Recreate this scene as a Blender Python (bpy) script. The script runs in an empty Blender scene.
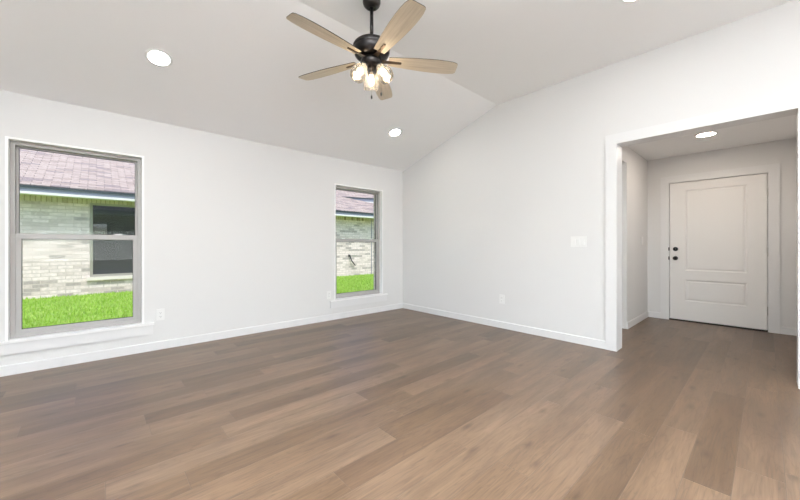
import bpy, bmesh, math, random
from mathutils import Vector, Matrix
random.seed(7)
C = bpy.context.scene
COL = C.collection
PI = math.pi

# ------------------------------------------------------------------ camera
YAW, F, CY, EYE = 0.8326, 333.2, 245.74, 1.1131
cam_d = bpy.data.cameras.new('camera')
cam = bpy.data.objects.new('camera', cam_d); COL.objects.link(cam)
cam_d.sensor_width = 36.0
cam_d.lens = F / 800 * 36.0
cam_d.shift_y = (CY - 250.0) / 800.0
cam_d.clip_start = 0.02
cam.location = (0, 0, EYE)
cam.rotation_euler = (PI / 2, 0, YAW - PI / 2)
C.camera = cam

# ------------------------------------------------------------------ sky, sun, fill lights, exposure
w = bpy.data.worlds.new('World'); C.world = w; w.use_nodes = True
wn = w.node_tree; wn.nodes.clear()
sky = wn.nodes.new('ShaderNodeTexSky'); sky.sky_type = 'NISHITA'; sky.sun_disc = False
sky.sun_elevation = math.radians(62); sky.sun_rotation = math.radians(190); sky.air_density = 1.0; sky.dust_density = 1.6
bg = wn.nodes.new('ShaderNodeBackground'); bg.inputs[1].default_value = 0.40
wo = wn.nodes.new('ShaderNodeOutputWorld')
wn.links.new(sky.outputs[0], bg.inputs[0]); wn.links.new(bg.outputs[0], wo.inputs[0])

sun_d = bpy.data.lights.new('sun', 'SUN'); sun_d.energy = 2.5; sun_d.angle = 0.01; sun_d.color = (1, .96, .9)
sun = bpy.data.objects.new('sun', sun_d); COL.objects.link(sun)
sun.rotation_euler = Vector((-0.06, -0.52, 1.0)).to_track_quat('Z', 'Y').to_euler()

def area(name, loc, direction, sx, sy, power, color=(1, 1, 1)):
    d = bpy.data.lights.new(name, 'AREA'); d.shape = 'RECTANGLE'; d.size = sx; d.size_y = sy
    d.energy = power; d.color = color
    o = bpy.data.objects.new(name, d); COL.objects.link(o); o.location = loc
    o.rotation_euler = Vector(direction).to_track_quat('-Z', 'Z').to_euler()
    return o
# unseen fill panels added at the rear openings, tilted up to brighten the room
area('fill_patio_door', (0.4, -4.44, 1.15), (0, 1, 2.2), 4.0, 2.1, 230, (.97, .985, 1))
area('fill_west_window', (-2.74, -0.9, 1.45), (1, 0, 1.3), 3.4, 1.6, 40, (.97, .985, 1))
# unseen fill spot added behind the camera, bounced off the ceiling like a flash
fl_d = bpy.data.lights.new('bounce_fill', 'SPOT'); fl_d.energy = 8600; fl_d.spot_size = math.radians(140); fl_d.spot_blend = .85
fl_d.shadow_soft_size = .4; fl_d.color = (.885, .95, 1)
fl = bpy.data.objects.new('bounce_fill', fl_d); COL.objects.link(fl); fl.location = (-.7, -1.4, 1.4)
fl.rotation_euler = Vector((0, 0, 1)).to_track_quat('-Z', 'Y').to_euler()

C.view_settings.view_transform = 'Standard'
C.view_settings.look = 'None'
C.view_settings.exposure = 0.0
C.view_settings.gamma = 1.0
C.view_settings.use_curve_mapping = False
C.cycles.max_bounces = 10
C.cycles.diffuse_bounces = 6
C.cycles.glossy_bounces = 4
C.cycles.transparent_max_bounces = 16
C.cycles.sample_clamp_indirect = 6.0

# ------------------------------------------------------------------ materials
def mat(name, color=(.8, .8, .8), rough=.5, metal=0.0, emit=None, estr=0.0, spec=.5):
    m = bpy.data.materials.new(name); m.use_nodes = True
    b = m.node_tree.nodes['Principled BSDF']
    b.inputs['Base Color'].default_value = (*color, 1)
    b.inputs['Roughness'].default_value = rough
    b.inputs['Metallic'].default_value = metal
    b.inputs['Specular IOR Level'].default_value = spec
    if emit:
        b.inputs['Emission Color'].default_value = (*emit, 1)
        b.inputs['Emission Strength'].default_value = estr
    return m

class NT:
    """small helper around a node tree"""
    def __init__(s, m): s.t = m.node_tree; s.b = s.t.nodes.get('Principled BSDF')
    def n(s, kind, **kw):
        nd = s.t.nodes.new(kind)
        for k, v in kw.items(): setattr(nd, k, v)
        return nd
    def l(s, a, b): s.t.links.new(a, b)
    def math(s, op, a, b=None, c=None):
        nd = s.n('ShaderNodeMath', operation=op)
        for i, v in enumerate((a, b, c)):
            if v is None: continue
            if isinstance(v, (int, float)): nd.inputs[i].default_value = v
            else: s.l(v, nd.inputs[i])
        return nd.outputs[0]
    def ramp(s, fac, stops):
        r = s.n('ShaderNodeValToRGB'); e = r.color_ramp.elements
        e[0].position, e[0].color = stops[0][0], (*stops[0][1], 1)
        e[1].position, e[1].color = stops[-1][0], (*stops[-1][1], 1)
        for p, c in stops[1:-1]:
            x = e.new(p); x.color = (*c, 1)
        s.l(fac, r.inputs[0]); return r.outputs[0]
    def mix(s, fac, a, b, blend='MIX'):
        x = s.n('ShaderNodeMix', data_type='RGBA', blend_type=blend)
        for i, v in ((0, fac), (6, a), (7, b)):
            if isinstance(v, (int, float)): x.inputs[i].default_value = v
            elif isinstance(v, tuple): x.inputs[i].default_value = (*v, 1)
            else: s.l(v, x.inputs[i])
        return x.outputs[2]
    def bump(s, h, strength, dist):
        x = s.n('ShaderNodeBump'); x.inputs['Strength'].default_value = strength
        x.inputs['Distance'].default_value = dist
        s.l(h, x.inputs['Height']); s.l(x.outputs[0], s.b.inputs['Normal'])

def painted(name, color, rough=.6, scale=160, strength=.12):
    m = mat(name, color, rough, spec=.3); k = NT(m)
    co = k.n('ShaderNodeTexCoord')
    nz = k.n('ShaderNodeTexNoise'); nz.inputs['Scale'].default_value = scale; nz.inputs['Detail'].default_value = 2
    k.l(co.outputs['Object'], nz.inputs['Vector'])
    k.bump(nz.outputs[0], strength, .002)
    return m

M = {}
M['wall'] = painted('wall_paint', (.715, .712, .705))
M['ceiling'] = painted('ceiling_paint', (.90, .90, .90), scale=110)
M['trim'] = painted('trim_paint', (.75, .75, .75), .35, 40, .02)
M['trim_daylit'] = painted('trim_daylit_paint', (.90, .90, .895), .35, 40, .02)  # trim paint whitened: daylight on jambs and sill put into the colour
M['door'] = painted('door_paint', (.82, .81, .79), .4, 60, .03)
M['plate'] = mat('plate_plastic', (.78, .78, .77), .35)
M['slot'] = mat('slot_dark', (.05, .05, .05), .6)
M['vinyl'] = mat('window_vinyl', (.37, .355, .34), .45)
M['gasket'] = mat('gasket', (.05, .045, .04), .6)
M['latch'] = mat('latch_white', (.76, .76, .75), .4)
M['black'] = mat('black_metal', (.008, .008, .009), .45, .0, spec=.25)
M['threshold'] = mat('threshold_metal', (.03, .025, .022), .5, .5)
M['bronze'] = mat('dark_bronze', (.030, .027, .026), .32, .85)
M['bronze_light'] = mat('brushed_bronze', (.16, .12, .09), .3, .9)
M['hinge'] = mat('hinge_nickel', (.62, .61, .59), .35, .6)
M['lens'] = mat('light_lens', (1, 1, 1), .4, emit=(1, .97, .92), estr=90)
M['lens_foyer'] = mat('foyer_light_lens', (1, 1, 1), .4, emit=(1, .87, .75), estr=165)
M['bulb'] = mat('bulb_glow', (1, .9, .7), .3, emit=(1, .80, .56), estr=36)
M['gutter'] = mat('gutter_metal', (.24, .24, .29), .45)
M['drip'] = mat('drip_edge', (.04, .05, .055), .5)
M['cream'] = mat('cream_board', (.80, .74, .68), .6)
M['tan_frame'] = mat('tan_window_frame', (.38, .35, .29), .5)
M['dark_room'] = mat('dark_room', (.02, .022, .024), .8)
M['screen'] = mat('insect_screen', (.05, .048, .048), .8)
M['ledge'] = painted('ledge_brick', (.74, .64, .58), .8, 20, .3)
M['pipe'] = mat('dark_pipe', (.03, .03, .035), .5)

def glass(name, tint=(.97, .985, .98), refl=1.0):
    m = bpy.data.materials.new(name); m.use_nodes = True; t = m.node_tree; t.nodes.clear()
    o = t.nodes.new('ShaderNodeOutputMaterial'); mx = t.nodes.new('ShaderNodeMixShader')
    tr = t.nodes.new('ShaderNodeBsdfTransparent'); tr.inputs[0].default_value = (*tint, 1)
    gl = t.nodes.new('ShaderNodeBsdfGlossy'); gl.inputs['Roughness'].default_value = .01
    fr = t.nodes.new('ShaderNodeFresnel'); fr.inputs[0].default_value = 1.45
    mu = t.nodes.new('ShaderNodeMath'); mu.operation = 'MULTIPLY'; mu.inputs[1].default_value = refl
    t.links.new(fr.outputs[0], mu.inputs[0]); t.links.new(mu.outputs[0], mx.inputs[0])
    t.links.new(tr.outputs[0], mx.inputs[1]); t.links.new(gl.outputs[0], mx.inputs[2]); t.links.new(mx.outputs[0], o.inputs[0])
    return m
M['glass'] = glass('clear_glass', refl=.2)
M['glass_lowe'] = glass('coated_glass', (.93, .96, .965), refl=.2)

def seeded_glass():
    m = glass('seeded_glass', (.97, .96, .94), 1.6); t = m.node_tree
    co = t.nodes.new('ShaderNodeTexCoord'); v = t.nodes.new('ShaderNodeTexVoronoi'); v.inputs['Scale'].default_value = 60
    bp = t.nodes.new('ShaderNodeBump'); bp.inputs['Strength'].default_value = .25; bp.inputs['Distance'].default_value = .004
    t.links.new(co.outputs['Object'], v.inputs['Vector']); t.links.new(v.outputs[0], bp.inputs['Height'])
    # the seeded glass scatters a little of the bulb's light
    tl = t.nodes.new('ShaderNodeBsdfTranslucent'); tl.inputs[0].default_value = (.95, .93, .90, 1)
    m2 = t.nodes.new('ShaderNodeMixShader'); m2.inputs[0].default_value = .05
    out = next(n for n in t.nodes if n.type == 'OUTPUT_MATERIAL'); prev = out.inputs[0].links[0].from_socket
    t.links.new(prev, m2.inputs[1]); t.links.new(tl.outputs[0], m2.inputs[2]); t.links.new(m2.outputs[0], out.inputs[0])
    for nd in t.nodes:
        if nd.type in ('BSDF_GLOSSY', 'FRESNEL'): t.links.new(bp.outputs[0], nd.inputs['Normal'])
        if nd.type == 'BSDF_GLOSSY': nd.inputs['Roughness'].default_value = .12
    return m
M['shade_glass'] = seeded_glass()

def floor_mat():
    m = mat('oak_plank_floor', rough=.4); k = NT(m)
    PW, PL = .166, 1.42
    co = k.n('ShaderNodeTexCoord'); sp = k.n('ShaderNodeSeparateXYZ'); k.l(co.outputs['Object'], sp.inputs[0])
    x, y = sp.outputs[0], sp.outputs[1]
    v = k.math('DIVIDE', k.math('ADD', y, 10 * PW - .105), PW)
    row = k.math('FLOOR', v); fv = k.math('SUBTRACT', v, row)
    wr = k.n('ShaderNodeTexWhiteNoise', noise_dimensions='1D'); k.l(k.math('ADD', row, 3.37), wr.inputs['W'])
    u = k.math('ADD', k.math('DIVIDE', x, PL), k.math('MULTIPLY', wr.outputs['Value'], 7.0))
    colm = k.math('FLOOR', u); fu = k.math('SUBTRACT', u, colm)
    cx = k.n('ShaderNodeCombineXYZ'); k.l(row, cx.inputs[0]); k.l(colm, cx.inputs[1])
    wid = k.n('ShaderNodeTexWhiteNoise', noise_dimensions='2D'); k.l(cx.outputs[0], wid.inputs['Vector'])
    pid = wid.outputs['Value']
    # grain, shifted for each plank
    off = k.n('ShaderNodeVectorMath', operation='SCALE'); k.l(wid.outputs['Color'], off.inputs[0]); off.inputs['Scale'].default_value = 40
    ad = k.n('ShaderNodeVectorMath', operation='ADD'); k.l(co.outputs['Object'], ad.inputs[0]); k.l(off.outputs[0], ad.inputs[1])
    def noise(sx, sy, det, rough=.55, dist=0):
        mp = k.n('ShaderNodeMapping'); mp.inputs['Scale'].default_value = (sx, sy, 1); k.l(ad.outputs[0], mp.inputs[0])
        nz = k.n('ShaderNodeTexNoise'); nz.inputs['Scale'].default_value = 1; nz.inputs['Detail'].default_value = det
        nz.inputs['Roughness'].default_value = rough; nz.inputs['Distortion'].default_value = dist
        k.l(mp.outputs[0], nz.inputs['Vector']); return nz.outputs[0]
    broad = noise(1.1, 7, 3, .5, .8)
    fine = noise(5, 110, 4, .6)
    figure = noise(1.6, 13, 2, .5, 2.2)
    rings = k.math('PINGPONG', k.math('MULTIPLY', figure, 9.0), 1.0)
    base = k.ramp(pid, [(0, (.110, .066, .037)), (.22, (.149, .094, .055)), (.5, (.177, .114, .071)), (.8, (.205, .137, .089)), (1, (.127, .078, .046))])
    b1 = k.mix(k.math('MULTIPLY', k.math('SUBTRACT', broad, .28), 1.1), (.50, .47, .44), (1.34, 1.35, 1.36))
    c1 = k.mix(1.0, base, b1, 'MULTIPLY')
    b2 = k.ramp(fine, [(.3, (.76, .74, .72)), (.65, (1.08, 1.08, 1.08))])
    c2 = k.mix(1.0, c1, b2, 'MULTIPLY')
    b3 = k.ramp(rings, [(0, (.74, .72, .70)), (.3, (1.0, 1.0, 1.0)), (1, (1.06, 1.06, 1.06))])
    c3 = k.mix(.7, c2, b3, 'MULTIPLY')
    # knots
    mp = k.n('ShaderNodeMapping'); mp.inputs['Scale'].default_value = (1.3, 3.4, 1); k.l(ad.outputs[0], mp.inputs[0])
    vo = k.n('ShaderNodeTexVoronoi', voronoi_dimensions='2D'); vo.inputs['Scale'].default_value = 1; k.l(mp.outputs[0], vo.inputs['Vector'])
    kn = k.ramp(vo.outputs['Distance'], [(0.0, (.45, .42, .40)), (.03, (.66, .63, .60)), (.09, (1, 1, 1))])
    c4 = k.mix(.85, c3, kn, 'MULTIPLY')
    # joints
    ev = k.math('MULTIPLY', k.math('MINIMUM', fv, k.math('SUBTRACT', 1.0, fv)), PW)
    eu = k.math('MULTIPLY', k.math('MINIMUM', fu, k.math('SUBTRACT', 1.0, fu)), PL)
    e = k.math('MINIMUM', ev, eu)
    g = k.math('SMOOTH_MIN', k.math('DIVIDE', e, .0022), 1.0, .2)
    c5 = k.mix(g, (.085, .058, .042), c4)
    k.l(c5, k.b.inputs['Base Color'])
    k.l(k.math('ADD', k.math('MULTIPLY', fine, .14), .30), k.b.inputs['Roughness'])
    k.bump(k.math('ADD', g, k.math('MULTIPLY', fine, .25)), .25, .002)
    return m
M['floor'] = floor_mat()

def blade_mat():
    m = mat('washed_oak_blade', rough=.45); k = NT(m)
    co = k.n('ShaderNodeTexCoord'); mp = k.n('ShaderNodeMapping'); mp.inputs['Scale'].default_value = (3, 60, 1)
    k.l(co.outputs['Object'], mp.inputs[0])
    nz = k.n('ShaderNodeTexNoise'); nz.inputs['Scale'].default_value = 1; nz.inputs['Detail'].default_value = 4
    k.l(mp.outputs[0], nz.inputs['Vector'])
    k.l(k.ramp(nz.outputs[0], [(.25, (.47, .40, .30)), (.5, (.62, .54, .42)), (.75, (.70, .62, .50))]), k.b.inputs['Base Color'])
    return m
M['blade'] = blade_mat()

def brick_mat(name, c1, c2, mortar, bw, rh, ms, dark=None, axes=(0, 2), bumpd=.006, offset=.5):
    m = mat(name, rough=.85, spec=.2); k = NT(m)
    co = k.n('ShaderNodeTexCoord'); sp = k.n('ShaderNodeSeparateXYZ'); k.l(co.outputs['Object'], sp.inputs[0])
    cb = k.n('ShaderNodeCombineXYZ'); k.l(sp.outputs[axes[0]], cb.inputs[0]); k.l(sp.outputs[axes[1]], cb.inputs[1])
    wob = k.n('ShaderNodeTexNoise'); wob.inputs['Scale'].default_value = 9; k.l(co.outputs['Object'], wob.inputs['Vector'])
    wv = k.n('ShaderNodeVectorMath', operation='SCALE'); k.l(wob.outputs['Color'], wv.inputs[0]); wv.inputs['Scale'].default_value = .02
    av = k.n('ShaderNodeVectorMath', operation='ADD'); k.l(cb.outputs[0], av.inputs[0]); k.l(wv.outputs[0], av.inputs[1])
    br = k.n('ShaderNodeTexBrick', offset=offset); k.l(av.outputs[0], br.inputs['Vector'])
    br.inputs['Scale'].default_value = 1; br.inputs['Brick Width'].default_value = bw; br.inputs['Row Height'].default_value = rh
    br.inputs['Mortar Size'].default_value = ms; br.inputs['Mortar Smooth'].default_value = .3; br.inputs['Bias'].default_value = 0
    br.inputs['Color1'].default_value = (0, 0, 0, 1); br.inputs['Color2'].default_value = (1, 1, 1, 1); br.inputs['Mortar'].default_value = (.5, .5, .5, 1)
    stops = [(0, c2), (.5, c1), (1, c1)] if not dark else [(0, dark), (.10, dark), (.16, c2), (.6, c1), (1, c1)]
    bc = k.ramp(br.outputs['Color'], stops)
    nz = k.n('ShaderNodeTexNoise'); nz.inputs['Scale'].default_value = 14; nz.inputs['Detail'].default_value = 4; k.l(co.outputs['Object'], nz.inputs['Vector'])
    bc = k.mix(1.0, bc, k.ramp(nz.outputs[0], [(.3, (.84, .84, .84)), (.7, (1.08, 1.08, 1.08))]), 'MULTIPLY')
    k.l(k.mix(br.outputs['Fac'], bc, mortar), k.b.inputs['Base Color'])
    k.bump(k.math('SUBTRACT', 1.0, br.outputs['Fac']), .6, bumpd)
    return m
M['brick'] = brick_mat('whitewashed_brick', (.82, .68, .645), (.64, .52, .48), (.60, .49, .45), .27, .083, .009, dark=(.46, .385, .36))
M['soldier'] = brick_mat('soldier_brick', (.66, .56, .44), (.50, .41, .30), (.40, .33, .24), .085, .40, .010, dark=(.30, .235, .165), offset=0)
M['shingle'] = brick_mat('pinkish_shingles', (.52, .395, .33), (.39, .29, .245), (.23, .17, .15), .30, .105, .009, dark=(.33, .25, .235), axes=(0, 1), bumpd=.01)
M['grey_shingle'] = brick_mat('grey_shingles', (.40, .38, .36), (.30, .28, .27), (.1, .1, .1), .33, .145, .008, axes=(0, 1), bumpd=.01)

def lawn_mat():
    m = mat('lawn_ground', rough=.9, spec=.1); k = NT(m)
    co = k.n('ShaderNodeTexCoord')
    nz = k.n('ShaderNodeTexNoise'); nz.inputs['Scale'].default_value = 3; nz.inputs['Detail'].default_value = 8; k.l(co.outputs['Object'], nz.inputs['Vector'])
    k.l(k.ramp(nz.outputs[0], [(.3, (.23, .40, .05)), (.7, (.34, .50, .09))]), k.b.inputs['Base Color'])
    return m
M['lawn'] = lawn_mat()
def blades_mat():
    m = mat('grass_blades', rough=.7, spec=.15); k = NT(m)
    gi = k.n('ShaderNodeNewGeometry')
    k.l(k.ramp(gi.outputs['Random Per Island'], [(0, (.23, .40, .04)), (.55, (.32, .49, .07)), (1, (.45, .55, .17))]), k.b.inputs['Base Color'])
    return m
M['grass'] = blades_mat()
M['concrete'] = painted('patio_concrete', (.5, .48, .45), .8, 30, .3)

# ------------------------------------------------------------------ mesh helpers
def link(name, bm, m=None, parent=None, smooth=False, mats=None):
    me = bpy.data.meshes.new(name); bmesh.ops.recalc_face_normals(bm, faces=bm.faces[:]) if len(bm.faces) < 5000 else None
    bm.to_mesh(me); bm.free()
    for x in (mats or [m]): me.materials.append(x)
    if smooth:
        for p in me.polygons: p.use_smooth = True
    o = bpy.data.objects.new(name, me); COL.objects.link(o)
    if parent: o.parent = parent
    return o
def empty(name, loc=(0, 0, 0), rz=0):
    o = bpy.data.objects.new(name, None); COL.objects.link(o); o.location = loc; o.rotation_euler = (0, 0, rz)
    o.empty_display_size = .1; return o
def tag(o, label, cat, group=None, kind=None):
    o['label'] = label; o['category'] = cat
    if group: o['group'] = group
    if kind: o['kind'] = kind
    return o
def box(bm, x0, x1, y0, y1, z0, z1, mi=0):
    vs = [bm.verts.new((x, y, z)) for z in (z0, z1) for y in (y0, y1) for x in (x0, x1)]
    for f in ((0, 2, 3, 1), (4, 5, 7, 6), (0, 1, 5, 4), (2, 6, 7, 3), (0, 4, 6, 2), (1, 3, 7, 5)):
        bm.faces.new([vs[i] for i in f]).material_index = mi
    return vs
def bevel(bm, wd, seg=2, angle=.6):
    es = [e for e in bm.edges if len(e.link_faces) == 2 and e.calc_face_angle(0) > angle]
    bmesh.ops.bevel(bm, geom=es, offset=wd, segments=seg, affect='EDGES', profile=.5)
def bbox(x0, x1, y0, y1, z0, z1, bv=0.0, seg=2):
    bm = bmesh.new(); box(bm, x0, x1, y0, y1, z0, z1)
    if bv: bevel(bm, bv, seg)
    return bm
def prism(bm, pts, axis, a, b):
    """extrude a polygon pts (2-D) along axis from a to b"""
    def p(u, v, t): return (t, u, v) if axis == 0 else (u, t, v) if axis == 1 else (u, v, t)
    A = [bm.verts.new(p(u, v, a)) for u, v in pts]; B = [bm.verts.new(p(u, v, b)) for u, v in pts]
    bm.faces.new(A); bm.faces.new(B[::-1]); n = len(pts)
    for i in range(n): bm.faces.new((A[i], A[(i + 1) % n], B[(i + 1) % n], B[i]))
def lathe(bm, prof, seg=32, mtx=None, close=True):
    rings = []
    for r, z in prof:
        if r < 1e-6: rings.append([bm.verts.new((0, 0, z))])
        else: rings.append([bm.verts.new((r * math.cos(2 * PI * i / seg), r * math.sin(2 * PI * i / seg), z)) for i in range(seg)])
    nv = [v for r in rings for v in r]
    for a, b in zip(rings, rings[1:]):
        for i in range(seg):
            j = (i + 1) % seg
            if len(a) == 1 and len(b) > 1: bm.faces.new((a[0], b[i], b[j]))
            elif len(b) == 1 and len(a) > 1: bm.faces.new((a[i], a[j], b[0]))
            elif len(a) > 1: bm.faces.new((a[i], a[j], b[j], b[i]))
    if close:
        for r in (rings[0], rings[-1]):
            if len(r) > 1: bm.faces.new(r)
    if mtx: bmesh.ops.transform(bm, matrix=mtx, verts=nv)
    return bm
def tube(bm, pts, r, seg=10):
    pts = [Vector(p) for p in pts]; rings = []
    up = Vector((0, 0, 1)) if abs((pts[1] - pts[0]).normalized().z) < .95 else Vector((1, 0, 0))
    for i, p in enumerate(pts):
        d = (pts[min(i + 1, len(pts) - 1)] - pts[max(i - 1, 0)]).normalized()
        a = d.cross(up).normalized(); b = d.cross(a)
        rings.append([bm.verts.new(p + r * (a * math.cos(2 * PI * k / seg) + b * math.sin(2 * PI * k / seg))) for k in range(seg)])
    for A, B in zip(rings, rings[1:]):
        for k in range(seg): bm.faces.new((A[k], A[(k + 1) % seg], B[(k + 1) % seg], B[k]))
    bm.faces.new(rings[0]); bm.faces.new(rings[-1]); return bm
def copy_tree(o, parent=None):
    c = o.copy(); COL.objects.link(c); c.parent = parent
    for ch in list(o.children): copy_tree(ch, c)
    return c
def struct(name, bm, m, label, cat, mats=None):
    o = link(name, bm, m, mats=mats); return tag(o, label, cat, kind='structure')

# ------------------------------------------------------------------ room dimensions
XE, YN = 4.0572, 4.3873            # east wall face, north wall face
XW, YS = -2.8, -4.5                # west and south wall faces (behind the camera)
XJ = 4.2401                        # far face of the east wall
H, ZC, YC = 2.44, 3.0466, 2.4853   # eave height, flat ceiling height, crease
SL = (ZC - H) / (YN - YC)
OY0, OY1, OZ = -0.1675, 1.0581, 2.187      # cased opening in the east wall
XF, FY1, FY0, FZ = 6.4019, 1.2554, -0.37, 2.4504   # foyer: back wall, left wall, right wall, ceiling
HX1, HZ = 5.24, 2.22               # opening from the foyer to the hall (x from XJ to HX1)
W1 = (-0.582, 0.367); W2 = (2.652, 3.601); WZ0, WZ1 = .296, 2.053

# floor
bm = bmesh.new(); box(bm, XW - .2, XF + .3, YS - .2, YN + .16, -.12, 0)
struct('floor', bm, M['floor'], 'brown oak plank floor running through living room and foyer', 'floor')

# north wall with the two window openings, brick skin outside
def wall_y(bm, y0, y1, xa, xb, za, zb, holes, mi=0):
    x = xa
    for (a, b, c, d) in sorted(holes):
        if a > x: box(bm, x, a, y0, y1, za, zb, mi)
        if c > za: box(bm, a, b, y0, y1, za, c, mi)
        if d < zb: box(bm, a, b, y0, y1, d, zb, mi)
        x = b
    if x < xb: box(bm, x, xb, y0, y1, za, zb, mi)
hol = [(W1[0], W1[1], WZ0, WZ1), (W2[0], W2[1], WZ0, WZ1)]
bm = bmesh.new(); wall_y(bm, YN, YN + .14, XW - .15, XJ, -.1, H + .12, hol)
struct('wall_north', bm, M['wall'], 'long white wall with the two windows looking onto the lawn', 'wall')
bm = bmesh.new(); wall_y(bm, YN + .1405, YN + .26, XW - .3, XF + .3, -.4, H + .1, [(a - .0, b + .0, c - .02, d) for a, b, c, d in hol])
struct('wall_outside', bm, M['brick'], 'pale brick outer face of the room behind the two windows', 'wall')

# east wall with the cased opening and the raked top
bm = bmesh.new()
box(bm, XE, XJ, OY1 + .012, YN, 0, H); box(bm, XE, XJ, YS - .15, OY0 - .012, 0, H); box(bm, XE, XJ, OY0 - .012, OY1 + .012, OZ + .012, H)
prism(bm, [(YN, H), (YN, H + .1), (YC, ZC + .1), (YS - .15, ZC + .1), (YS - .15, H)], 0, XE, XJ)
struct('wall_east', bm, M['wall'], 'white wall with raked top holding the switch plate and the wide foyer opening', 'wall')

# west and south walls behind the camera, each with a wide glazed opening added for daylight
bm = bmesh.new()
for a, b, c, d in ((-2.6, .8, .65, 2.25),):
    box(bm, XW - .15, XW, YS - .15, a, 0, ZC); box(bm, XW - .15, XW, b, YN, 0, H + .05)
    box(bm, XW - .15, XW, a, b, 0, c); box(bm, XW - .15, XW, a, b, d, H)
prism(bm, [(.8, H), (YN, H), (YN, H + .1), (YC, ZC + .1), (-2.6, ZC + .1), (-2.6, H)], 0, XW - .15, XW)
struct('wall_west', bm, M['wall'], 'white wall with an added wide window behind the camera', 'wall')
bm = bmesh.new(); wall_y(bm, YS - .15, YS, XW - .15, XJ, 0, ZC + .1, [(-1.6, 2.4, .0, 2.2)])
struct('wall_south', bm, M['wall'], 'white wall with the added patio door behind the camera', 'wall')

# ceiling: sloped part from the north wall, then flat
bm = bmesh.new()
prism(bm, [(YN + .05, H - .05 * SL), (YC, ZC), (YS - .15, ZC), (YS - .15, ZC + .12), (YC - .02, ZC + .12), (YN + .05, H + .12)], 0, XW - .15, XE)
struct('ceiling', bm, M['ceiling'], 'white vaulted living room ceiling with a faint crease', 'ceiling')

# foyer shell
bm = bmesh.new(); box(bm, XJ, XF + .15, FY0 - .15, 3.2, FZ, FZ + .12)
struct('ceiling_foyer', bm, M['ceiling'], 'lower flat ceiling of the foyer with one recessed light', 'ceiling')
bm = bmesh.new(); DY0, DY1, DZ = -.0115, .983, 2.051
box(bm, XF, XF + .15, DY1 + .012, 3.2, 0, FZ); box(bm, XF, XF + .15, FY0 - .15, DY0 - .012, 0, FZ); box(bm, XF, XF + .15, DY0 - .012, DY1 + .012, DZ + .012, FZ)
struct('wall_foyer_back', bm, M['wall'], 'foyer wall holding the front door', 'wall')
bm = bmesh.new(); box(bm, HX1, XF, FY1, FY1 + .13, 0, FZ); box(bm, XJ, HX1, FY1, FY1 + .13, HZ, FZ)
struct('wall_foyer_left', bm, M['wall'], 'left foyer wall with the opening to a dim hall', 'wall')
bm = bmesh.new(); box(bm, XJ, XF, FY0 - .15, FY0, 0, FZ)
struct('wall_foyer_right', bm, M['wall'], 'right foyer wall behind the opening edge', 'wall')
bm = bmesh.new(); box(bm, XJ, XF, 3.05, 3.2, 0, FZ); box(bm, HX1 + .0, HX1 + .12, FY1 + .13, 3.05, 0, FZ)
struct('wall_hall', bm, M['wall'], 'dim hall walls beyond the left side of the foyer', 'wall')

# baseboards
BH, BT = .088, .014
def base_profile(bm, horizontal_axis, face, sgn, a, b):
    """flat board with an eased top edge; face = wall coordinate, sgn = side of the room"""
    pr = [(face, 0), (face + sgn * BT, 0), (face + sgn * BT, BH - .006), (face + sgn * (BT - .006), BH), (face, BH)]
    if horizontal_axis == 0: prism(bm, pr, 0, a, b)
    else:
        A = [bm.verts.new((u, a, v)) for u, v in pr]; B = [bm.verts.new((u, b, v)) for u, v in pr]
        bm.faces.new(A); bm.faces.new(B[::-1])
        for i in range(5): bm.faces.new((A[i], A[(i + 1) % 5], B[(i + 1) % 5], B[i]))
CASW = .104
bm = bmesh.new(); base_profile(bm, 0, YN, -1, XW, XE)
struct('baseboard_north', bm, M['trim'], 'white baseboard under the two windows', 'baseboard')
bm = bmesh.new(); base_profile(bm, 1, XE, -1, OY1 + CASW, YN - BT); base_profile(bm, 1, XE, -1, YS, OY0 - CASW)
struct('baseboard_east', bm, M['trim'], 'white baseboard below the switch plate wall', 'baseboard')
bm = bmesh.new(); base_profile(bm, 1, XW, 1, YS, YN - BT)
struct('baseboard_west', bm, M['trim'], 'white baseboard on the wall behind the camera', 'baseboard')
bm = bmesh.new(); base_profile(bm, 0, FY1, -1, HX1 + .002, XF)
struct('baseboard_foyer_left', bm, M['trim'], 'white baseboard on the left foyer wall', 'baseboard')
bm = bmesh.new(); base_profile(bm, 1, XF, -1, DY1 + .104, FY1 - BT); base_profile(bm, 1, XF, -1, FY0, DY0 - .112)
struct('baseboard_foyer_back', bm, M['trim'], 'white baseboard beside the front door casing', 'baseboard')
bm = bmesh.new(); base_profile(bm, 0, FY0, 1, XJ, XF - BT)
struct('baseboard_foyer_right', bm, M['trim'], 'white baseboard on the right foyer wall', 'baseboard')

# casing and lining of the foyer opening
bm = bmesh.new()
CT = .018; J = .012
box(bm, XE - CT, XE, OY1, OY1 + CASW, 0, OZ); box(bm, XE - CT, XE, OY0 - CASW, OY0, 0, OZ)
box(bm, XE - CT, XE, OY0 - CASW, OY1 + CASW, OZ, OZ + CASW)
bevel(bm, .0025, 1)
box(bm, XE, XJ, OY1 + .001, OY1 + J, 0, OZ + J); box(bm, XE, XJ, OY0 - J, OY0 - .001, 0, OZ + J); box(bm, XE, XJ, OY0, OY1, OZ + .001, OZ + J)
struct('trim_1', bm, M['trim'], 'flat white casing around the wide foyer opening', 'trim')

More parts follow.
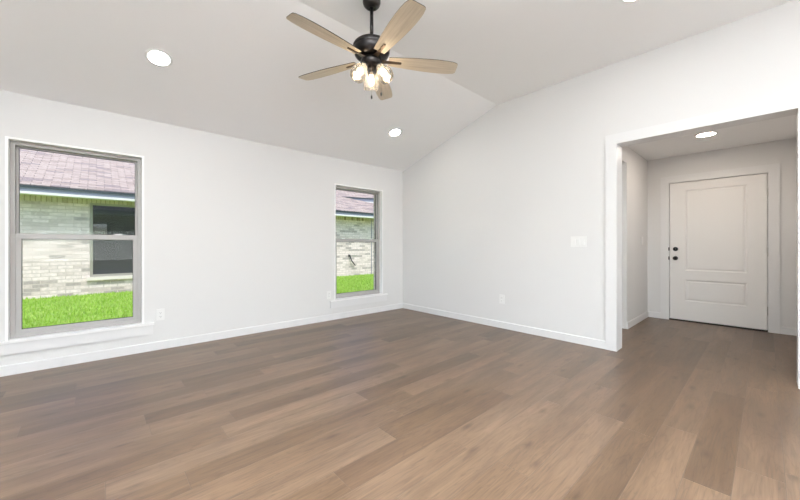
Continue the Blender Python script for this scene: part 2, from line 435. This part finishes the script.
# ------------------------------------------------------------------ windows
def window(name, x0, x1, label):
    root = empty(name, ((x0 + x1) / 2, YN, 0)); tag(root, label, 'window', kind='structure')
    hw = (x1 - x0) / 2; jb = .019; ya = .065
    bm = bmesh.new()                                    # white jamb boards lining the opening
    for a, b, c, d in ((-hw, -hw + jb, WZ0, WZ1), (hw - jb, hw, WZ0, WZ1), (-hw + jb, hw - jb, WZ1 - jb, WZ1)):
        box(bm, a, b, -.004, ya, c, d)
    bevel(bm, .0015, 1); link('jamb', bm, M['trim_daylit'], root)
    bm = bmesh.new(); box(bm, -hw - .083, hw + .083, -.032, 0, .277, .297); box(bm, -hw + .001, hw - .001, -.001, ya, .277, .3)
    bevel(bm, .004, 2); link('sill', bm, M['trim_daylit'], root)
    bm = bbox(-hw - .075, hw + .075, -.017, 0, .178, .277, .003, 1); link('apron', bm, M['trim'], root)
    a, b, z0, z1 = -hw + jb, hw - jb, .301, WZ1 - jb
    fw = .030
    bm = bmesh.new()                                    # fixed outer frame
    for p in ((a, a + fw, z0, z1), (b - fw, b, z0, z1), (a + fw, b - fw, z1 - fw, z1), (a + fw, b - fw, z0, z0 + .032)):
        box(bm, p[0], p[1], ya, ya + .085, p[2], p[3])
    bevel(bm, .002, 1); link('window_frame', bm, M['vinyl'], root)
    a += fw; b -= fw; z0 += .032; z1 -= fw; zm = 1.198
    def sash(nm, za, zb, y0, st, rt, rb, pane_mat):
        bm = bmesh.new()
        for p in ((a, a + st, za, zb), (b - st, b, za, zb), (a + st, b - st, zb - rt, zb), (a + st, b - st, za, za + rb)):
            box(bm, p[0], p[1], y0, y0 + .028, p[2], p[3])
        bevel(bm, .0025, 1); s = link(nm, bm, M['vinyl'], root)
        g = .004; bm = bmesh.new()                      # dark glazing gasket line
        for p in ((a + st, a + st + g, za + rb, zb - rt), (b - st - g, b - st, za + rb, zb - rt), (a + st, b - st, zb - rt - g, zb - rt), (a + st, b - st, za + rb, za + rb + g)):
            box(bm, p[0], p[1], y0 + .006, y0 + .02, p[2], p[3])
        link('gasket', bm, M['gasket'], s)
        bm = bbox(a + st, b - st, y0 + .011, y0 + .015, za + rb, zb - rt); link('pane', bm, pane_mat, s)
        return s
    sash('upper_sash', zm - .02, z1, ya + .048, .016, .012, .03, M['glass_lowe'])
    lo = sash('lower_sash', z0, zm + .024, ya + .012, .036, .046, .034, M['glass'])
    for xx in (-.27, .27):                              # white sash latches on the meeting rail
        bm = bbox(xx - .03, xx + .03, ya + .006, ya + .03, zm + .024, zm + .034, .003, 2); link('latch', bm, M['latch'], lo)
    return root
window('window_1', *W1, 'large left window with grey sashes showing the brick house window and lawn')
window('window_2', *W2, 'grey sash window near the room corner showing brick and lawn')
# unseen glazing added behind the camera to let daylight in
bm = bmesh.new()
for a, b in ((-1.6, -.28), (-.28, 1.06), (1.06, 2.4)):
    for p in ((a, a + .06, 0, 2.2), (b - .06, b, 0, 2.2), (a + .06, b - .06, 0, .08), (a + .06, b - .06, 2.12, 2.2)):
        box(bm, p[0], p[1], YS - .11, YS - .06, p[2], p[3])
wr = struct('door_2', bm, M['vinyl'], 'three panel patio door added behind the camera for daylight', 'door')
link('pane', bbox(-1.55, 2.35, YS - .09, YS - .085, .07, 2.13), M['glass'], wr)
bm = bmesh.new()
for a, b in ((-2.6, -.9), (-.9, .8)):
    for p in ((a, a + .05, .65, 2.25), (b - .05, b, .65, 2.25), (a + .05, b - .05, .65, .7), (a + .05, b - .05, 2.2, 2.25)):
        box(bm, XW - .11, XW - .06, p[0], p[1], p[2], p[3])
wr = struct('window_3', bm, M['vinyl'], 'wide double window added behind the camera for daylight', 'window')
link('pane', bbox(XW - .09, XW - .085, -2.55, .75, .69, 2.21), M['glass'], wr)

# ------------------------------------------------------------------ front door
dr = empty('door_1', (XF, (DY0 + DY1) / 2, 0)); tag(dr, 'white two panel front door with black knob and deadbolt', 'door', kind='structure')
yc = (DY0 + DY1) / 2
def L(y): return y - yc                    # local y
bm = bmesh.new(); cw = .100; ct = .017      # casing
for p in ((DY1 + .006, DY1 + .006 + cw, 0, DZ + .006), (DY0 - .006 - cw, DY0 - .006, 0, DZ + .006), (DY0 - .006 - cw, DY1 + .006 + cw, DZ + .006, DZ + .006 + cw)):
    box(bm, -ct, 0, L(p[0]), L(p[1]), p[2], p[3])
bevel(bm, .003, 1); link('casing', bm, M['trim'], dr)
bm = bmesh.new()                            # door stop / jamb inside the wall
box(bm, 0, .14, L(DY1 + .003), L(DY1 + .012), 0, DZ + .012); box(bm, 0, .14, L(DY0 - .012), L(DY0 - .003), 0, DZ + .012); box(bm, 0, .14, L(DY0 - .003), L(DY1 + .003), DZ + .003, DZ + .012)
box(bm, .052, .1, L(DY1 - .01), L(DY1 + .003), 0.02, DZ); box(bm, .052, .1, L(DY0 - .003), L(DY0 + .01), 0.02, DZ); box(bm, .052, .1, L(DY0), L(DY1), DZ - .01, DZ + .003)
link('jamb', bm, M['trim'], dr)
# slab with two moulded panels
def panel_slab():
    bm = bmesh.new(); x0, x1 = .006, .05
    ys = [L(DY0 + .003), L(.170), L(.803), L(DY1 - .003)]; zs = [.022, .300, .614, .748, 1.932, DZ - .002]
    def rect(y0, y1, z0, z1, x): return [bm.verts.new((x, y, z)) for y, z in ((y0, z0), (y1, z0), (y1, z1), (y0, z1))]
    grid = {(i, j): bm.verts.new((x0, ys[i], zs[j])) for i in range(4) for j in range(6)}
    for i in range(3):
        for j in range(5):
            q = [grid[i, j], grid[i + 1, j], grid[i + 1, j + 1], grid[i, j + 1]]
            if i == 1 and j in (1, 3):
                prev = q
                y0, y1, z0, z1 = ys[1], ys[2], zs[j], zs[j + 1]
                for ins, dx in ((.006, .005), (.016, .0105), (.024, .010), (.034, .004), (.040, .0035)):
                    cur = rect(y0 + ins, y1 - ins, z0 + ins, z1 - ins, x0 + dx)
                    for k in range(4): bm.faces.new((prev[k], prev[(k + 1) % 4], cur[(k + 1) % 4], cur[k]))
                    prev = cur
                bm.faces.new(prev)
            else: bm.faces.new(q)
    B = [bm.verts.new((x1, y, z)) for y, z in ((ys[0], zs[0]), (ys[3], zs[0]), (ys[3], zs[5]), (ys[0], zs[5]))]
    bm.faces.new(B)
    edge = [[grid[i, 0] for i in range(4)], [grid[3, j] for j in range(6)], [grid[i, 5] for i in (3, 2, 1, 0)], [grid[0, j] for j in (5, 4, 3, 2, 1, 0)]]
    for k, e in enumerate(edge): bm.faces.new(e + [B[(k + 1) % 4], B[k]])
    return bm
slab = link('door_panel', panel_slab(), M['door'], dr)
link('threshold', bbox(-.012, .12, L(DY0 - .003), L(DY1 + .003), 0, .02, .004), M['threshold'], dr)
def knob_mesh(r, stem, knob):
    bm = bmesh.new()
    mt = Matrix.Translation((.006, 0, 0)) @ Matrix.Rotation(-PI / 2, 4, 'Y')
    if knob: pr = [(0.030, 0), (.030, .006), (.026, .009), (.011, .011), (.011, .03), (.022, .036), (.027, .046), (.024, .056), (.012, .061), (0, .062)]
    else: pr = [(.031, 0), (.031, .008), (.028, .013), (.010, .014), (0, .014)]
    lathe(bm, pr, 28, mt)
    if not knob: box(bm, -.024, -.006, -.004, .004, -.013, .013)
    return bm
k = link('door_knob', knob_mesh(.03, .03, True), M['black'], dr, True); k.location = (0, L(.914), .927)
k = link('deadbolt', knob_mesh(.03, .03, False), M['black'], dr, False); k.location = (0, L(.914), 1.064)
for z in (.927, 1.064):
    link('strike_plate', bbox(-.019, .004, L(DY1 + .0005), L(DY1 + .0125), z - .024, z + .024, .002, 1), M['black'], dr)
for z in (1.807, 1.032, .271):
    bm = bmesh.new(); tube(bm, [(-.006, L(DY0 - .004), z - .05), (-.006, L(DY0 - .004), z + .05)], .0075, 12)
    for s in (-1, 1): lathe(bm, [(0.0075, 0), (.006, s * .004), (0, s * .006)], 12, Matrix.Translation((-.006, L(DY0 - .004), z + s * .05)), close=False)
    box(bm, -.003, .006, L(DY0 - .028), L(DY0 - .004), z - .047, z + .047)
    link('hinge', bm, M['hinge'], dr)

# ------------------------------------------------------------------ electrical plates
def outlet(loc, rz, label):
    """duplex outlet; local -Y faces the room"""
    t = empty('wall_outlet', loc, rz); tag(t, label, 'outlet', 'wall outlets of the living room')
    link('cover_plate', bbox(-.037, .037, -.006, 0, -.060, .060, .003, 2), M['plate'], t)
    for s in (-1, 1):
        bm = bmesh.new(); zc = s * .0195
        pts = [(.0165 * math.cos(a), zc + max(-.0135, min(.0135, .0165 * math.sin(a)))) for a in [2 * PI * i / 24 for i in range(24)]]
        prism(bm, pts, 1, -.0085, -.005)
        f = link('receptacle', bm, M['plate'], t)
        bm = bmesh.new(); box(bm, -.0075, -.0052, -.009, -.008, zc - .002, zc + .006); box(bm, .0052, .0075, -.009, -.008, zc - .002, zc + .005)
        lathe(bm, [(.0025, 0), (.0025, .001), (0, .001)], 10, Matrix.Translation((0, -.008, zc - .0075)) @ Matrix.Rotation(PI / 2, 4, 'X'))
        link('slots', bm, M['slot'], f)
    bm = bmesh.new(); lathe(bm, [(.003, 0), (.0025, .0012), (0, .0012)], 10, Matrix.Translation((0, -.006, 0)) @ Matrix.Rotation(PI / 2, 4, 'X'))
    link('screw', bm, M['plate'], t)
    return t
outlet((.506, YN, .373), 0, 'white wall outlet just right of the left window sill')
outlet((2.556, YN, .379), 0, 'white wall outlet at the left edge of the corner window')
outlet((XE, 2.406, .39), -PI / 2, 'white wall outlet low on the wall below the switch plate')

def switch_plate(n, loc, rz, label, name, group=None):
    t = empty(name, loc, rz); tag(t, label, 'light switch', group)
    hw = .0365 + (n - 1) * .023
    link('cover_plate', bbox(-hw, hw, -.0065, 0, -.060, .060, .003, 2), M['plate'], t)
    for i in range(n):
        xc = (i - (n - 1) / 2) * .046
        bm = bmesh.new(); prism(bm, [(-.0062, -.0335), (-.0062, .0335), (-.0075, .0335), (-.0105, 0.004), (-.0125, -.0335)], 0, xc - .0165, xc + .0165)
        # pts are (y, z) so the rocker leans out at its foot
        link('rocker', bm, M['latch'], t)
    return t
switch_plate(3, (XE, 1.438, 1.160), -PI / 2, 'three gang white switch plate beside the foyer opening', 'switch_plate')
switch_plate(1, (6.06, FY1, 1.19), 0, 'single white switch plate on the left foyer wall', 'switch_plate')

# ------------------------------------------------------------------ recessed lights
def can_light(loc, normal, label, lens, r=.083):
    t = empty('recessed_light', loc); tag(t, label, 'ceiling light', 'recessed ceiling lights')
    t.rotation_euler = Vector(normal).to_track_quat('-Z', 'Y').to_euler()
    bm = bmesh.new(); lathe(bm, [(r, 0), (r, -.004), (r - .006, -.008), (r - .022, -.006), (r - .024, -.002), (r - .024, 0)], 48, close=False)
    link('trim_ring', bm, M['plate'], t, True)
    bm = bmesh.new(); lathe(bm, [(r - .0235, -.004), (r - .04, -.0045), (0, -.0045)], 48, close=False)
    link('lens', bm, lens, t)
    return t
nrm = Vector((0, -SL, -1)).normalized()
def on_slope(x, y): return (x, y, H + (YN - y) * SL)
can_light(on_slope(.394, 3.502), nrm, 'bright recessed light on the sloped ceiling above the left window', M['lens'], .098)
can_light(on_slope(3.116, 3.53), nrm, 'bright recessed light on the sloped ceiling nearest the room corner', M['lens'], .098)
can_light((3.047, .672, ZC), (0, 0, -1), 'recessed light cut by the top edge right of the fan', M['lens'], .098)
can_light((5.412, .487, FZ), (0, 0, -1), 'bright recessed light in the foyer ceiling before the front door', M['lens_foyer'], .105)

# unseen point light added to brighten the hall, round the corner from the foyer
hl = bpy.data.lights.new('hall_fill', 'POINT'); hl.energy = 14; hl.shadow_soft_size = .08; hl.color = (1, .95, .9)
ho = bpy.data.objects.new('hall_fill', hl); COL.objects.link(ho); ho.location = (4.75, 2.35, 2.3)

# ------------------------------------------------------------------ ceiling fan
FX, FY = 1.593, 2.081
fan = empty('ceiling_fan', (FX, FY, ZC)); tag(fan, 'dark bronze ceiling fan with five pale wood blades and three glass lamps', 'ceiling fan')
def fz(z): return z - ZC
bm = bmesh.new(); lathe(bm, [(.069, 0), (.070, -.030), (.064, -.048), (.052, -.062), (.036, -.073), (.016, -.075), (.016, -.073)], 40)
link('canopy', bm, M['bronze'], fan, True)
bm = bmesh.new(); tube(bm, [(0, 0, -.07), (0, 0, fz(2.74))], .0135, 16); link('downrod', bm, M['bronze'], fan, True)
bm = bmesh.new(); lathe(bm, [(.0125, fz(2.722)), (.022, fz(2.720)), (.026, fz(2.711)), (.100, fz(2.702)), (.130, fz(2.692)), (.140, fz(2.682)), (.142, fz(2.672)), (.142, fz(2.655))], 48, close=False)
lathe(bm, [(.142, fz(2.655)), (.143, fz(2.65)), (.140, fz(2.625)), (.128, fz(2.598)), (.105, fz(2.582)), (.06, fz(2.580))], 48, close=False)
bmesh.ops.remove_doubles(bm, verts=bm.verts, dist=1e-4)
motor = link('motor_housing', bm, M['bronze'], fan, True)
bm = bmesh.new(); lathe(bm, [(.1435, fz(2.676)), (.1455, fz(2.672)), (.1455, fz(2.654)), (.1435, fz(2.650))], 48, close=False)
link('band', bm, M['bronze'], motor, True)
bm = bmesh.new(); lathe(bm, [(.06, fz(2.582)), (.082, fz(2.565)), (.083, fz(2.545)), (.076, fz(2.520)), (.060, fz(2.507)), (.03, fz(2.503)), (.028, fz(2.49)), (.012, fz(2.478)), (0, fz(2.476))], 40)
hub = link('switch_housing', bm, M['bronze'], fan, True)

def blade_mesh():
    bm = bmesh.new(); R0, R1 = .135, .694; th = .0045
    stat = []
    N = 26
    for i in range(N + 1):
        u = i / N; r = R0 + (R1 - R0) * u
        hw = .044 + .029 * math.sin(min(u / .72, 1) * PI / 2) - .012 * max(0, (u - .72) / .28) ** 2
        stat.append((r, hw))
    # rounded tip corners
    out = [(r, -hw) for r, hw in stat[:-2]]
    rt, ht = R1, stat[-1][1]
    tip = []
    for k in range(7):
        a = -PI / 2 + k / 6 * PI / 2; tip.append((rt - .026 + .026 * math.cos(a), -ht + .022 + .022 * math.sin(a)))
    tip2 = [(x + .006, -y) for x, y in tip[::-1]]
    outline = out + tip + tip2 + [(r, hw) for r, hw in stat[:-2][::-1]]
    A = [bm.verts.new((x, y, 0)) for x, y in outline]; B = [bm.verts.new((x, y, th)) for x, y in outline]
    f = bm.faces.new(A[::-1]); f.material_index = 0
    f = bm.faces.new(B); f.material_index = 1
    n = len(A)
    for i in range(n): bm.faces.new((A[i], A[(i + 1) % n], B[(i + 1) % n], B[i])).material_index = 1
    return bm
def bracket_mesh():
    bm = bmesh.new()
    prism(bm, [(.075, -.020), (.12, -.013), (.230, -.009), (.236, -.006), (.236, .006), (.230, .009), (.12, .013), (.075, .020)], 2, -.0085, -.0015)
    bevel(bm, .002, 1)
    for xx in (.175, .215):
        lathe(bm, [(.006, 0), (.0055, -.002), (0, -.003)], 10, Matrix.Translation((xx, 0, -.0085)), close=False)
    return bm
PH = 6.3591
first = None
for kx in range(5):
    ang = PH + kx * 2 * PI / 5
    # fitted direction: radius is negative in the fit, so turn by half a turn
    rot = (math.radians(-11), 0, ang + PI)
    if first is None:
        bl = link('blade', blade_mesh(), None, fan, mats=[M['blade'], M['bronze']]); first = bl
        br = link('blade_bracket', bracket_mesh(), M['bronze_light'], bl)
    else: bl = copy_tree(first, fan)
    bl.location = (0, 0, fz(2.5675)); bl.rotation_mode = 'XYZ'; bl.rotation_euler = rot

# lamps: arm, seeded glass jar, bulb
cam_az = math.atan2(-FY, -FX)
for kx, da in enumerate((PI + .03, PI / 3 + .03, -PI / 3 + .03)):
    az = cam_az + da; tilt = math.radians(33)
    d = Vector((math.cos(az) * math.sin(tilt), math.sin(az) * math.sin(tilt), -math.cos(tilt)))
    base = Vector((math.cos(az) * .044, math.sin(az) * .044, fz(2.538)))
    mt = Matrix.Translation(base) @ d.to_track_quat('Z', 'Y').to_matrix().to_4x4()
    bm = bmesh.new(); lathe(bm, [(.012, -.02), (.012, .012), (.024, .02), (.027, .028), (.027, .052), (.021, .056), (.016, .056)], 28, mt)
    arm = link('lamp_holder', bm, M['bronze'], hub, True)
    bm = bmesh.new(); prof = [(r * 1.08, z * 1.06) for r, z in [(.0275, .034), (.030, .048), (.040, .066), (.052, .088), (.0585, .114), (.0580, .136), (.0545, .154), (.052, .160)]]
    inner = [(r - .0022, z) for r, z in prof[::-1]]
    lathe(bm, prof + inner, 36, mt, close=False); link('glass_shade', bm, M['shade_glass'], hub, True)
    bm = bmesh.new(); lathe(bm, [(.011, .05), (.012, .068), (.020, .088), (.0235, .106), (.020, .124), (.010, .135), (0, .137)], 20, mt)
    link('bulb', bm, M['bulb'], hub, True)
# pull chains: the one in front and the one at the back right
rt = Vector((math.sin(cam_az + PI), -math.cos(cam_az + PI), 0)); aw = Vector((-math.cos(cam_az), -math.sin(cam_az), 0))
for p, zb in ((rt * .0 - aw * .05, 2.272), (rt * .075 + aw * .03, 2.335)):
    bm = bmesh.new(); z = fz(2.52)
    while z > fz(zb):
        bmesh.ops.create_icosphere(bm, subdivisions=1, radius=.0016, matrix=Matrix.Translation((p.x, p.y, z))); z -= .0042
    tube(bm, [(p.x, p.y, fz(2.52)), (p.x, p.y, fz(zb))], .0007, 6)
    ch = link('pull_chain', bm, M['bronze_light'], fan)
    bm = bmesh.new(); lathe(bm, [(0, fz(zb) + .002), (.0035, fz(zb)), (.0065, fz(zb) - .010), (.0065, fz(zb) - .026), (.004, fz(zb) - .031), (0, fz(zb) - .032)], 14, Matrix.Translation((p.x, p.y, 0)))
    link('fob', bm, M['bronze'], ch, True)

# ------------------------------------------------------------------ outside
GZ = -.09
bm = bmesh.new(); box(bm, -30, 40, YN + .26, 40, GZ - .3, GZ)
struct('ground_lawn', bm, M['lawn'], 'bright green lawn between the two houses', 'lawn')
bm = bmesh.new(); box(bm, -12, 12, -14, YS - .2, -.3, -.04); box(bm, -12, XW - .2, YS - .2, YN, -.3, -.04)
struct('ground_patio', bm, M['concrete'], 'pale concrete patio behind the camera', 'patio')
# grass blades nearest the windows
rg = random.Random(3); verts = []; faces = []
def in_view(x, y):
    # the two wedges of lawn seen through the windows, with room for a step aside
    return (-3.2 < x < 2.2) or (3.2 < x < 10.2)
while len(faces) < 42000:
    y = 5.9 + 5.27 * rg.random(); x = -3.2 + 13.4 * rg.random()
    if not in_view(x, y): continue
    a = rg.random() * 2 * PI; wv = .006 + .006 * rg.random(); h = .035 + .035 * rg.random()
    dx, dy = math.cos(a) * wv, math.sin(a) * wv; lx, ly = (rg.random() - .5) * .05, (rg.random() - .5) * .05
    i = len(verts); verts += [(x - dx, y - dy, GZ - .003), (x + dx, y + dy, GZ - .003), (x + lx, y + ly, GZ + h)]; faces.append((i, i + 1, i + 2))
me = bpy.data.meshes.new('grass'); me.from_pydata(verts, [], faces); me.materials.append(M['grass'])
go = bpy.data.objects.new('grass', me); COL.objects.link(go); tag(go, 'short bright green grass in front of the brick house', 'grass', kind='stuff')

# own roof (keeps the sun out of the room)
bm = bmesh.new(); prism(bm, [(5.05, 2.40), (5.05, 2.52), (.0, 4.6), (-6.6, 2.9), (-6.6, 2.78), (-4.8, 3.2), (.0, 4.4), (4.6, 2.56)], 0, -4.2, 7.4)
struct('roof', bm, M['grey_shingle'], 'roof over the living room', 'roof')
bm = bmesh.new(); box(bm, -4.2, 7.4, 4.65, 5.05, 2.38, 2.40); box(bm, -4.2, 7.4, 5.03, 5.06, 2.34, 2.50)
struct('trim_2', bm, M['cream'], 'soffit and fascia of the living room roof', 'trim')

# neighbour house
HY = 11.2; EY = 10.7; HX0, HXE = -9.0, 13.0
house = empty('house', (0, HY, GZ)); tag(house, 'pale brick neighbour house with pinkish shingle roof beyond the lawn', 'house')
def hz(z): return z - GZ
NW = (-.128, 1.30, .345, 2.175)
bm = bmesh.new(); wall_y(bm, 0, .25, HX0, HXE, -.2, hz(2.13), [(NW[0], NW[1], hz(NW[2]), hz(2.13))]); 
link('wall', bm, M['brick'], house)
bm = bmesh.new(); wall_y(bm, 0, .25, HX0, HXE, hz(2.13), hz(2.42), [(NW[0], NW[1], hz(2.13), hz(NW[3]))]); link('soldier_course', bm, M['soldier'], house)
# roof planes (own coordinates: x along, y up the slope) so that the shingle rows follow the slope
RS = .45
def roof_plane(name, x0, x1, y0, z0, length, slope, left=0, right=0, m=M['shingle'], th=.03):
    """slab starting on the eave (y0, z0); left/right = how far the hips come in at the top"""
    bm = bmesh.new(); pts = [(x0, 0), (x1, 0), (x1 - right, length), (x0 + left, length)]
    prism(bm, pts, 2, -th, 0)
    o = link(name, bm, m, house); o.location = (0, y0 - HY, hz(z0)); o.rotation_euler = (math.atan(slope), 0, 0); return o
roof_plane('roof', HX0 - .5, HXE + .5, EY - .03, 2.44, 7.0, RS, 6.3, 6.3)
link('drip_edge', bbox(HX0 - .5, HXE + .5, EY - HY - .05, EY - HY, hz(2.372), hz(2.415)), M['drip'], house)
link('fascia', bbox(HX0 - .5, HXE + .5, EY - HY - .02, EY - HY + .02, hz(2.285), hz(2.375)), M['gutter'], house)
link('fascia_trim', bbox(HX0 - .5, HXE + .5, EY - HY - .03, EY - HY + .02, hz(2.232), hz(2.285)), M['cream'], house)
link('soffit', bbox(HX0 - .5, HXE + .5, EY - HY + .02, .02, hz(2.26), hz(2.28)), M['cream'], house)
# raised roof of the wing: its eave comes out of the main roof towards the right
wing = empty('wing', (7.75, 12.62 - HY, hz(3.25)), math.radians(-22)); wing.parent = house
link('wing_drip_edge', bbox(0, 4.0, -.04, .02, -.035, .012), M['drip'], wing)
link('wing_fascia', bbox(0, 4.0, -.02, .02, -.15, -.035), M['gutter'], wing)
link('wing_fascia_trim', bbox(0, 4.0, -.03, .02, -.20, -.15), M['cream'], wing)
link('wing_wall', bbox(.1, 4.0, .10, .3, -1.2, -.18), M['soldier'], wing)
o = link('wing_roof', bbox(0, 4.0, 0, 1.5, -.03, 0), M['shingle'], wing); o.rotation_euler = (math.atan(RS), 0, 0); o.location = (0, -.04, .015)
# neighbour window
nw = empty('house_window'); nw.parent = house
x0, x1, z0, z1 = NW[0], NW[1], hz(NW[2]), hz(NW[3]); zm = (z0 + z1) / 2 + .02
bm = bmesh.new(); f = .055
for p in ((x0, x0 + f, z0, z1), (x1 - f, x1, z0, z1), (x0 + f, x1 - f, z0, z0 + f), (x0 + f, x1 - f, z1 - f, z1), (x0 + f, x1 - f, zm - .025, zm + .025)):
    box(bm, p[0], p[1], .03, .10, p[2], p[3])
bevel(bm, .004, 1); link('window_frame', bm, M['tan_frame'], nw)
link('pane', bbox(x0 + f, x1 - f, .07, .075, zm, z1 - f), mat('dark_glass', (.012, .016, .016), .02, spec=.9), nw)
link('screen', bbox(x0 + f, x1 - f, .05, .054, z0 + f, zm), M['screen'], nw)
link('ledge', bbox(x0 - .06, x1 + .06, -.07, .06, z0 - .085, z0, .006, 1), M['ledge'], house)
bm = bmesh.new(); tube(bm, [(8.553, -.02, hz(2.2)), (8.553, -.02, hz(-.08))], .014, 8); link('conduit', bm, M['gutter'], house)
# dark curved hose hanging from the wall seen in the corner window
hp = empty('hose_pipe', (7.45, HY - .004, .5)); tag(hp, 'short dark curved pipe sticking from the neighbour brick wall', 'pipe')
bm = bmesh.new(); tube(bm, [(0, .0, .22), (0, -.05, .22), (.0, -.07, .20), (.02, -.07, .12), (.08, -.07, .0), (.2, -.07, -.13), (.24, -.07, -.18)], .022, 10)
link('pipe', bm, M['pipe'], hp, True)
link('bracket', bbox(-.04, .04, -.02, .0, .18, .26, .004), M['pipe'], hp)
link('tag_plate', bbox(.12, .38, -.012, 0, .195, .235, .003), M['tan_frame'], hp)
